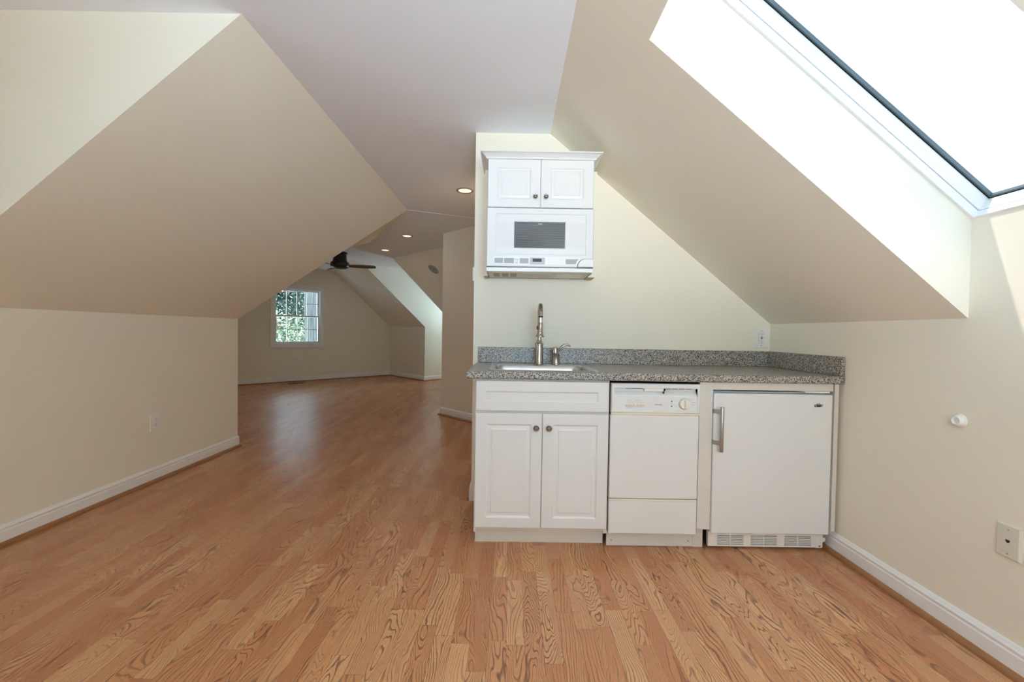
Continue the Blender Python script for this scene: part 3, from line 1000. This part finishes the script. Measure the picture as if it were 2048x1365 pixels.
for xa, xb_ in ((-0.174, -0.1495), (0.4665, 0.512)):
    sp_ = MB().box(xa, xb_, 2.645, 2.786, 1.457, 2.103).build('side_filler', 'wall', wc, smooth=0)
    MB().box(xa + 0.0005, xb_ - 0.0005, 2.6455, 2.785, 1.4555, 1.457).build('cut_end', 'rawwood', sp_, smooth=0)

# ------------------------------------------------------------------ microwave
mw = thing('microwave', (0.158, 2.63, 1.463), 'white over-counter microwave mounted under the wall cabinet', 'microwave')
MB().box(-0.1475, 0.464, YU + 0.035, 2.782, 1.4645, 1.8265).build('body', 'appliance', mw, smooth=0)
m = MB()
m.rects([(-0.149, 0.466, 1.490, 1.827, YU + 0.034), (-0.149, 0.466, 1.490, 1.827, YU + 0.006), (-0.145, 0.462, 1.4935, 1.8235, YU),
         (-0.099, 0.4235, 1.560, 1.794, YU), (-0.095, 0.4195, 1.564, 1.790, YU + 0.004), (0.006, 0.305, 1.595, 1.753, YU + 0.004), (0.009, 0.302, 1.599, 1.749, YU + 0.007)])
dr = m.build('door', 'appliance', mw, smooth=25)
MB().box(0.0095, 0.3015, YU + 0.0055, YU + 0.0075, 1.5995, 1.7485).build('window_pane', 'window_dark', dr, smooth=0)
MB().box(-0.094, 0.0055, YU + 0.0028, YU + 0.0045, 1.600, 1.746).build('ribbed_panel', 'ribs', dr, smooth=0)
MB().box(0.3055, 0.4185, YU + 0.0028, YU + 0.0045, 1.600, 1.746).build('ribbed_panel', 'ribs', dr, smooth=0)
text_mesh('CAROUSEL', 0.0080, 'lettering', 'greyframe', dr, (0.158, YU - 0.0003, 1.8110), sx=0.95)
text_mesh('SHARP', 0.0066, 'lettering', 'plastic', dr, (0.158, YU + 0.005, 1.7370), sx=1.1, bold=0.0002)
cpn = MB().box(-0.106, 0.392, YU - 0.0012, YU + 0.002, 1.502, 1.548).build('control_panel', 'plastic', dr, bevel=0.0006)
for a_, b_ in ((-0.102, -0.053), (-0.047, 0.010), (0.043, 0.094)):
    MB().box(a_, b_, YU - 0.002, YU, 1.509, 1.5385).build('key_pad', 'grey', cpn, smooth=0)
MB().prism([(0.308, YU - 0.002, 1.5085), (0.365, YU - 0.002, 1.5085), (0.371, YU - 0.002, 1.524), (0.382, YU - 0.002, 1.537), (0.308, YU - 0.002, 1.537)], (0, 0.002, 0)).build('key_pad', 'grey', cpn, smooth=0)
dsp = MB().box(0.101, 0.188, YU - 0.002, YU, 1.504, 1.5435).build('display_bezel', 'greyframe', cpn, bevel=0.0005)
MB().box(0.117, 0.169, YU - 0.003, YU - 0.001, 1.519, 1.537).build('display', 'lcd', dsp, smooth=0)
for q in range(10):
    text_mesh(str((q + 1) % 10), 0.0062, 'key_digit', 'print', cpn, (0.2075 + (q % 5) * 0.0212, YU - 0.0014, 1.5325 if q < 5 else 1.5145))
for a_, b_, z_ in ((0.014, 0.036, 1.533), (0.016, 0.036, 1.527), (0.018, 0.034, 1.5165), (0.018, 0.034, 1.511)):
    MB().box(a_, b_, YU - 0.0016, YU, z_ - 0.001, z_ + 0.001).build('printed_mark', 'print', cpn, smooth=0)
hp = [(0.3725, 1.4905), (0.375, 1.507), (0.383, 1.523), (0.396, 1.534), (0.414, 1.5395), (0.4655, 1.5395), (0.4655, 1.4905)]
MB().prism([(x, YU - 0.004, z) for x, z in hp], (0, 0.005, 0)).build('handle_shadow_gap', 'black', dr, smooth=0).name = 'painted_handle_shadow'  # black plate, paints the shadow line around the handle
hp2 = [(0.3755, 1.4920), (0.378, 1.507), (0.3855, 1.5215), (0.398, 1.532), (0.415, 1.5372), (0.4662, 1.5372), (0.4662, 1.4920)]
MB().prism([(x, YU - 0.014, z) for x, z in hp2], (0, 0.018, 0)).build('handle', 'plastic', dr, bevel=0.003)
MB().box(-0.1485, 0.4655, YU + 0.010, YU + 0.035, 1.4845, 1.4898).build('door_gap', 'black', mw, smooth=0)
MB().box(-0.149, 0.466, YU + 0.001, YU + 0.040, 1.4625, 1.4855).build('bottom_lip', 'plastic', mw, bevel=0.002)
ub = MB().box(-0.1475, 0.464, YU + 0.030, 2.782, 1.4615, 1.4655).build('underside', 'underside', mw, smooth=0)
for a_, b_ in ((-0.112, -0.076), (-0.062, -0.022), (-0.010, 0.028)):
    MB().box(a_, b_, 2.56, 2.70, 1.4605, 1.4620).build('grease_filter', 'vent_mesh', ub, smooth=0)
MB().box(0.062, 0.228, 2.555, 2.610, 1.4590, 1.4620).build('lamp_cover', 'bisque', ub, bevel=0.001)
MB().box(0.265, 0.425, 2.545, 2.730, 1.4600, 1.4620).build('filter_panel', 'cream_plastic', ub, bevel=0.001)
m = MB()
m.box(-0.1475, -0.1440, YU + 0.03, 2.782, 1.4598, 1.4616)
m.box(0.4605, 0.464, YU + 0.03, 2.782, 1.4598, 1.4616)
m.box(-0.1475, 0.464, 2.774, 2.782, 1.4598, 1.4616)
m.build('edge_gap', 'black', ub, smooth=0)


# ------------------------------------------------------------------ wall plates
def plate(m, w, h, t=0.0055):
    m.rects([(-w / 2, w / 2, -h / 2, h / 2, 0), (-w / 2, w / 2, -h / 2, h / 2, -t * 0.45), (-w / 2 + 0.003, w / 2 - 0.003, -h / 2 + 0.003, h / 2 - 0.003, -t)])


def outlet(loc, rz, label, w=0.085, h=0.128, gfci=False):
    t = thing('electrical_outlet', loc, label, 'outlet', 'wall outlets', rz)
    m = MB()
    plate(m, w, h)
    m.build('cover_plate', 'plastic', t, local=True, smooth=20)
    face = MB()
    if gfci:
        face.box(-0.0185, 0.0185, -0.0075, -0.004, -0.034, 0.034)
        MB().box(-0.0195, 0.0195, -0.0062, -0.005, -0.035, 0.035).build('gap', 'print', t, local=True, smooth=0)
    else:
        for s_ in (-1, 1):
            ring_ = [(0.0172 * cos(a), 0, s_ * 0.0195 + max(-0.0135, min(0.0135, 0.0172 * sin(a)))) for a in [2 * pi * q / 32 for q in range(32)]]
            face.loft([[(x, y, z) for x, _, z in ring_] for y in (-0.004, -0.0072)])
    fo = face.build('receptacle', 'plastic', t, local=True, smooth=30)
    for zc_ in ((-0.0215, 0.0215) if gfci else (-0.0195, 0.0195)):
        yy = -0.0078 if gfci else -0.0075
        sl = MB()
        sl.box(-0.0075, -0.0055, yy, -0.006, zc_ + 0.000, zc_ + 0.0085)
        sl.box(0.0055, 0.0075, yy, -0.006, zc_ + 0.001, zc_ + 0.0075)
        sl.lathe([(0.0026, 0), (0.0026, 0.0015)], (0, yy + 0.0015, zc_ - 0.0065), (0, -1, 0), 12)
        sl.build('socket_slots', 'black', fo, local=True, smooth=0)
    if gfci:
        MB().box(-0.0075, 0.0075, -0.009, -0.006, 0.0018, 0.0068).build('test_button', 'black', fo, local=True, bevel=0.0006)
        MB().box(-0.0065, 0.0065, -0.009, -0.006, -0.0068, -0.0018).build('reset_button', 'black', fo, local=True, bevel=0.0006)
    for zc_ in ((-0.048, 0.048) if gfci else (0.0,)):
        MB().lathe([(0.003, 0), (0.003, 0.001), (0.001, 0.0016)], (0, -0.0052, zc_), (0, -1, 0), 12).build('screw', 'chrome', t, local=True)
    return t


outlet((1.6285, YK, 1.099), 0, 'white socket plate with black test buttons above the worktop corner', 0.090, 0.130, True)
outlet((XL, 3.060, 0.430), pi / 2, 'white socket plate low on the left wall near its end')
outlet(UV(UE, 3.175, 0.449), pi / 4, 'white socket plate on the far end wall below the window')
outlet(UV(8.779, VK, 0.449), -pi / 4, 'pale socket plate on the short far side wall beside the bright alcove')

jk = thing('phone_jack', (XR, 1.420, 0.436), 'ivory telephone jack plate low on the right wall', 'wall plate', None, -pi / 2)
m = MB()
m.rects([(-0.035, 0.035, -0.056, 0.056, 0), (-0.035, 0.035, -0.056, 0.056, -0.005), (-0.031, 0.031, -0.052, 0.052, -0.0085)])
m.build('cover_plate', 'ivory', jk, local=True, smooth=20)
MB().prism([(-0.006, -0.0092, -0.0015), (-0.006, -0.0092, 0.0055), (0.006, -0.0092, 0.0055), (0.006, -0.0092, -0.0015), (0.003, -0.0092, -0.0015), (0.003, -0.0092, -0.0045), (-0.003, -0.0092, -0.0045), (-0.003, -0.0092, -0.0015)], (0, 0.001, 0)).build('socket', 'black', jk, local=True, smooth=0)
for z_ in (-0.040, 0.040):
    MB().lathe([(0.0036, 0), (0.0036, 0.001), (0.001, 0.002)], (0, -0.0085, z_), (0, -1, 0), 14).build('screw', 'chrome', jk, local=True)

bp_ = thing('wall_bumper', (XR, 1.592, 0.808), 'round white plastic bumper knob on the right wall', 'door stop', None, -pi / 2)
MB().lathe([(0.0245, 0), (0.0245, 0.004), (0.0225, 0.007), (0.0205, 0.008), (0.0200, 0.012), (0.0185, 0.017), (0.0165, 0.0200), (0.0145, 0.0205),
            (0.0125, 0.019), (0.0105, 0.015), (0.0, 0.0145)], (0, 0, 0), (0, -1, 0), 36).build('knob', 'plastic', bp_, local=True, smooth=40)

sw = thing('light_switch', (XKL, 2.845, 1.488), 'white switch plate seen edge-on at the kitchen wall end', 'light switch', None, -pi / 2)
m = MB()
m.rects([(-0.036, 0.036, -0.045, 0.045, 0), (-0.036, 0.036, -0.045, 0.045, -0.006), (-0.033, 0.033, -0.042, 0.042, -0.012)])
m.build('cover_plate', 'plastic', sw, local=True, smooth=20)
MB().box(-0.010, 0.010, -0.0150, -0.011, -0.020, 0.020).build('rocker', 'plastic', sw, local=True, bevel=0.001)

# ------------------------------------------------------------------ recessed ceiling lights
for x_, y_, lab in ((-0.4395, 3.923, 'nearest recessed ceiling light, beside the kitchen wall end'),
                    (-1.427, 5.823, 'middle of the three recessed ceiling lights'),
                    (-2.031, 6.880, 'farthest recessed ceiling light, nearest the fan')):
    zc_ = ZC if y_ < 4.5 else ZF
    t = thing('recessed_light', (x_, y_, zc_), lab, 'ceiling light', 'recessed ceiling lights')
    MB().lathe([(0.056, -0.001), (0.078, -0.001), (0.080, -0.004), (0.076, -0.007), (0.060, -0.006), (0.056, -0.001)], (x_, y_, zc_), n=36, cap0=False, cap1=False).build('trim_ring', 'can', t)
    MB().lathe([(0.057, -0.0035), (0.050, -0.0045), (0.0, -0.005)], (x_, y_, zc_), n=32, cap0=False).build('lamp', 'lamp', t)
    ld = bpy.data.lights.new('bulb', 'AREA')
    ld.shape, ld.size, ld.energy, ld.color = 'DISK', 0.09, LAMP_WATTS, (1.0, 0.80, 0.60)
    lo = bpy.data.objects.new('bulb', ld)
    COL.objects.link(lo)
    lo.parent = t
    lo.location = (0, 0, -0.009)

# ------------------------------------------------------------------ ceiling fan
fu = Vector(UV(7.097, 3.04, ZF))
fn = thing('ceiling_fan', fu, 'dark bronze flush ceiling fan with walnut blades in the far room', 'ceiling fan')
MB().lathe([(0.118, 0), (0.118, -0.018), (0.108, -0.028), (0.104, -0.032), (0.108, -0.120), (0.118, -0.150)], fu, n=36).build('canopy', 'fan', fn)
MB().lathe([(0.118, -0.150), (0.142, -0.166), (0.149, -0.190), (0.149, -0.220), (0.140, -0.243), (0.110, -0.262), (0.05, -0.272), (0, -0.273)], fu, n=36).build('motor_housing', 'fan', fn)
for az in (8, 128, 248):
    a = radians(az)
    d_, s_ = Vector((cos(a), sin(a), 0)), Vector((-sin(a), cos(a), 0))
    rings = []
    for r, w_ in ((0.13, 0.045), (0.17, 0.055), (0.25, 0.066), (0.38, 0.072), (0.50, 0.070), (0.555, 0.060), (0.578, 0.035)):
        c_ = fu + d_ * r + Vector((0, 0, -0.222))
        e_ = (s_ + Vector((0, 0, -0.22))).normalized() * w_
        rings.append([c_ - e_ + Vector((0, 0, -.003)), c_ + e_ + Vector((0, 0, -.003)), c_ + e_ + Vector((0, 0, .003)), c_ - e_ + Vector((0, 0, .003))])
    MB().loft(rings).build('blade', 'blade', fn, smooth=20)

# ------------------------------------------------------------------ speaker in the far slope, floor register
sc_ = Vector(UV(6.062, 4.189, 0))
sc_.z = ZC - (4.189 - VS) * (ZC - ZL) / (VK - VS)
nn = Vector(UV(0, ZC - ZL, VK - VS)).normalized()
spk = thing('ceiling_speaker', sc_, 'round grey speaker flush in the sloped far ceiling', 'speaker')
MB().lathe([(0.100, 0.0), (0.100, 0.004), (0.090, 0.006)], sc_, -nn, 36).build('rim', 'speaker', spk)
MB().lathe([(0.088, 0.006), (0.060, 0.008), (0.0, 0.009)], sc_, -nn, 36).build('grille', 'speaker', spk)
rg = thing('floor_register', UV(9.22, 3.07, 0), 'dark brown floor register below the far window', 'vent', None, pi / 4)
m = MB()
rect_b = [(-0.145, 0.145, -0.065, 0.065)]
m.box(-0.145, 0.145, -0.065, -0.050, 0, 0.005).box(-0.145, 0.145, 0.050, 0.065, 0, 0.005).box(-0.145, -0.125, -0.05, 0.05, 0, 0.005).box(0.125, 0.145, -0.05, 0.05, 0, 0.005)
m.build('frame', 'vent', rg, local=True, smooth=0)
m = MB()
for q in range(9):
    x_ = -0.112 + q * 0.028
    m.box(x_ - 0.008, x_ + 0.008, -0.05, 0.05, 0.0005, 0.004)
m.build('louvres', 'vent', rg, local=True, smooth=0)

# ------------------------------------------------------------------ outside the far window
random.seed(4)
struct('ground', MB().prism([(-40, 4, -3.2), (6, 14, -3.2), (0, 45, -3.2), (-45, 40, -3.2)], (0, 0, -0.2)), 'ground')


def leaves(name, mat, c, r, n, size, parent):
    m = MB()
    for _ in range(n):
        d_ = Vector((random.gauss(0, 1), random.gauss(0, 1), random.gauss(0, 1))).normalized() * (random.random() ** 0.5)
        p = Vector(c) + Vector((d_.x * r[0], d_.y * r[1], d_.z * r[2]))
        a = Vector((random.gauss(0, 1), random.gauss(0, 1), random.gauss(0, 0.6))).normalized()
        b = a.orthogonal().normalized()
        s_ = size * random.uniform(0.6, 1.3)
        m.add([p - a * s_, p + b * s_ * 0.45, p + a * s_, p - b * s_ * 0.45], [(0, 1, 2, 3)])
    return m.build(name, mat, parent, smooth=0, recalc=False)


def ray(px, py, Y):
    """point at distance Y seen through the far window (used only to place trees in the garden)"""
    return Vector(((px - 1022) / 857 * Y, Y, 1.1137 - (py - 662) / 857 * Y))


def tree(loc, h, r, label, fol, trunk_r=0.12):
    t = thing('tree', (loc.x, loc.y, -3.2), label, 'tree', 'trees outside the far window')
    pts, rad = [], []
    for q in range(9):
        f = q / 8
        pts.append((loc.x + 0.12 * sin(q * 1.3) * f, loc.y + 0.1 * cos(q) * f, -3.2 + h * f))
        rad.append(trunk_r * (1.25 - 0.6 * f))
    MB().tube(pts, rad, 18).build('trunk', 'bark', t, smooth=60)
    for c_, rr, n, sz, mt in fol:
        leaves('foliage', mt, c_, rr, n, sz, t)
    return t


p = ray(625, 640, 14.5)
tree(p, 13, 0, 'thick grey-barked trunk filling the right panes of the far window', [((p.x, p.y, 8.6), (2.4, 2.4, 1.8), 4500, 0.09, 'leaf_dark')], 0.20)
p = ray(565, 670, 16)
tree(p, 4.6, 0, 'pale green bushy tree in the lower left panes of the far window', [((p.x, p.y, 0.2), (2.0, 1.2, 1.5), 7000, 0.060, 'leaf_light'), ((p.x - 0.7, p.y + 0.3, 1.35), (0.7, 0.6, 0.35), 420, 0.06, 'leaf_red')], 0.09)
p = ray(590, 600, 22)
tree(p, 9, 0, 'dark green tree in the upper left panes of the far window', [((p.x - 0.6, p.y, 3.6), (2.6, 1.6, 2.8), 11000, 0.10, 'leaf_dark'), ((p.x + 0.4, p.y - 1.6, 3.3), (0.8, 0.6, 0.5), 420, 0.08, 'leaf_red')], 0.16)
p = ray(615, 640, 26)
tree(p, 10, 0, 'pale leafy tree behind the thick trunk outside', [((p.x + 1.0, p.y, 1.5), (3.6, 1.6, 3.4), 6000, 0.11, 'leaf_light')], 0.16)
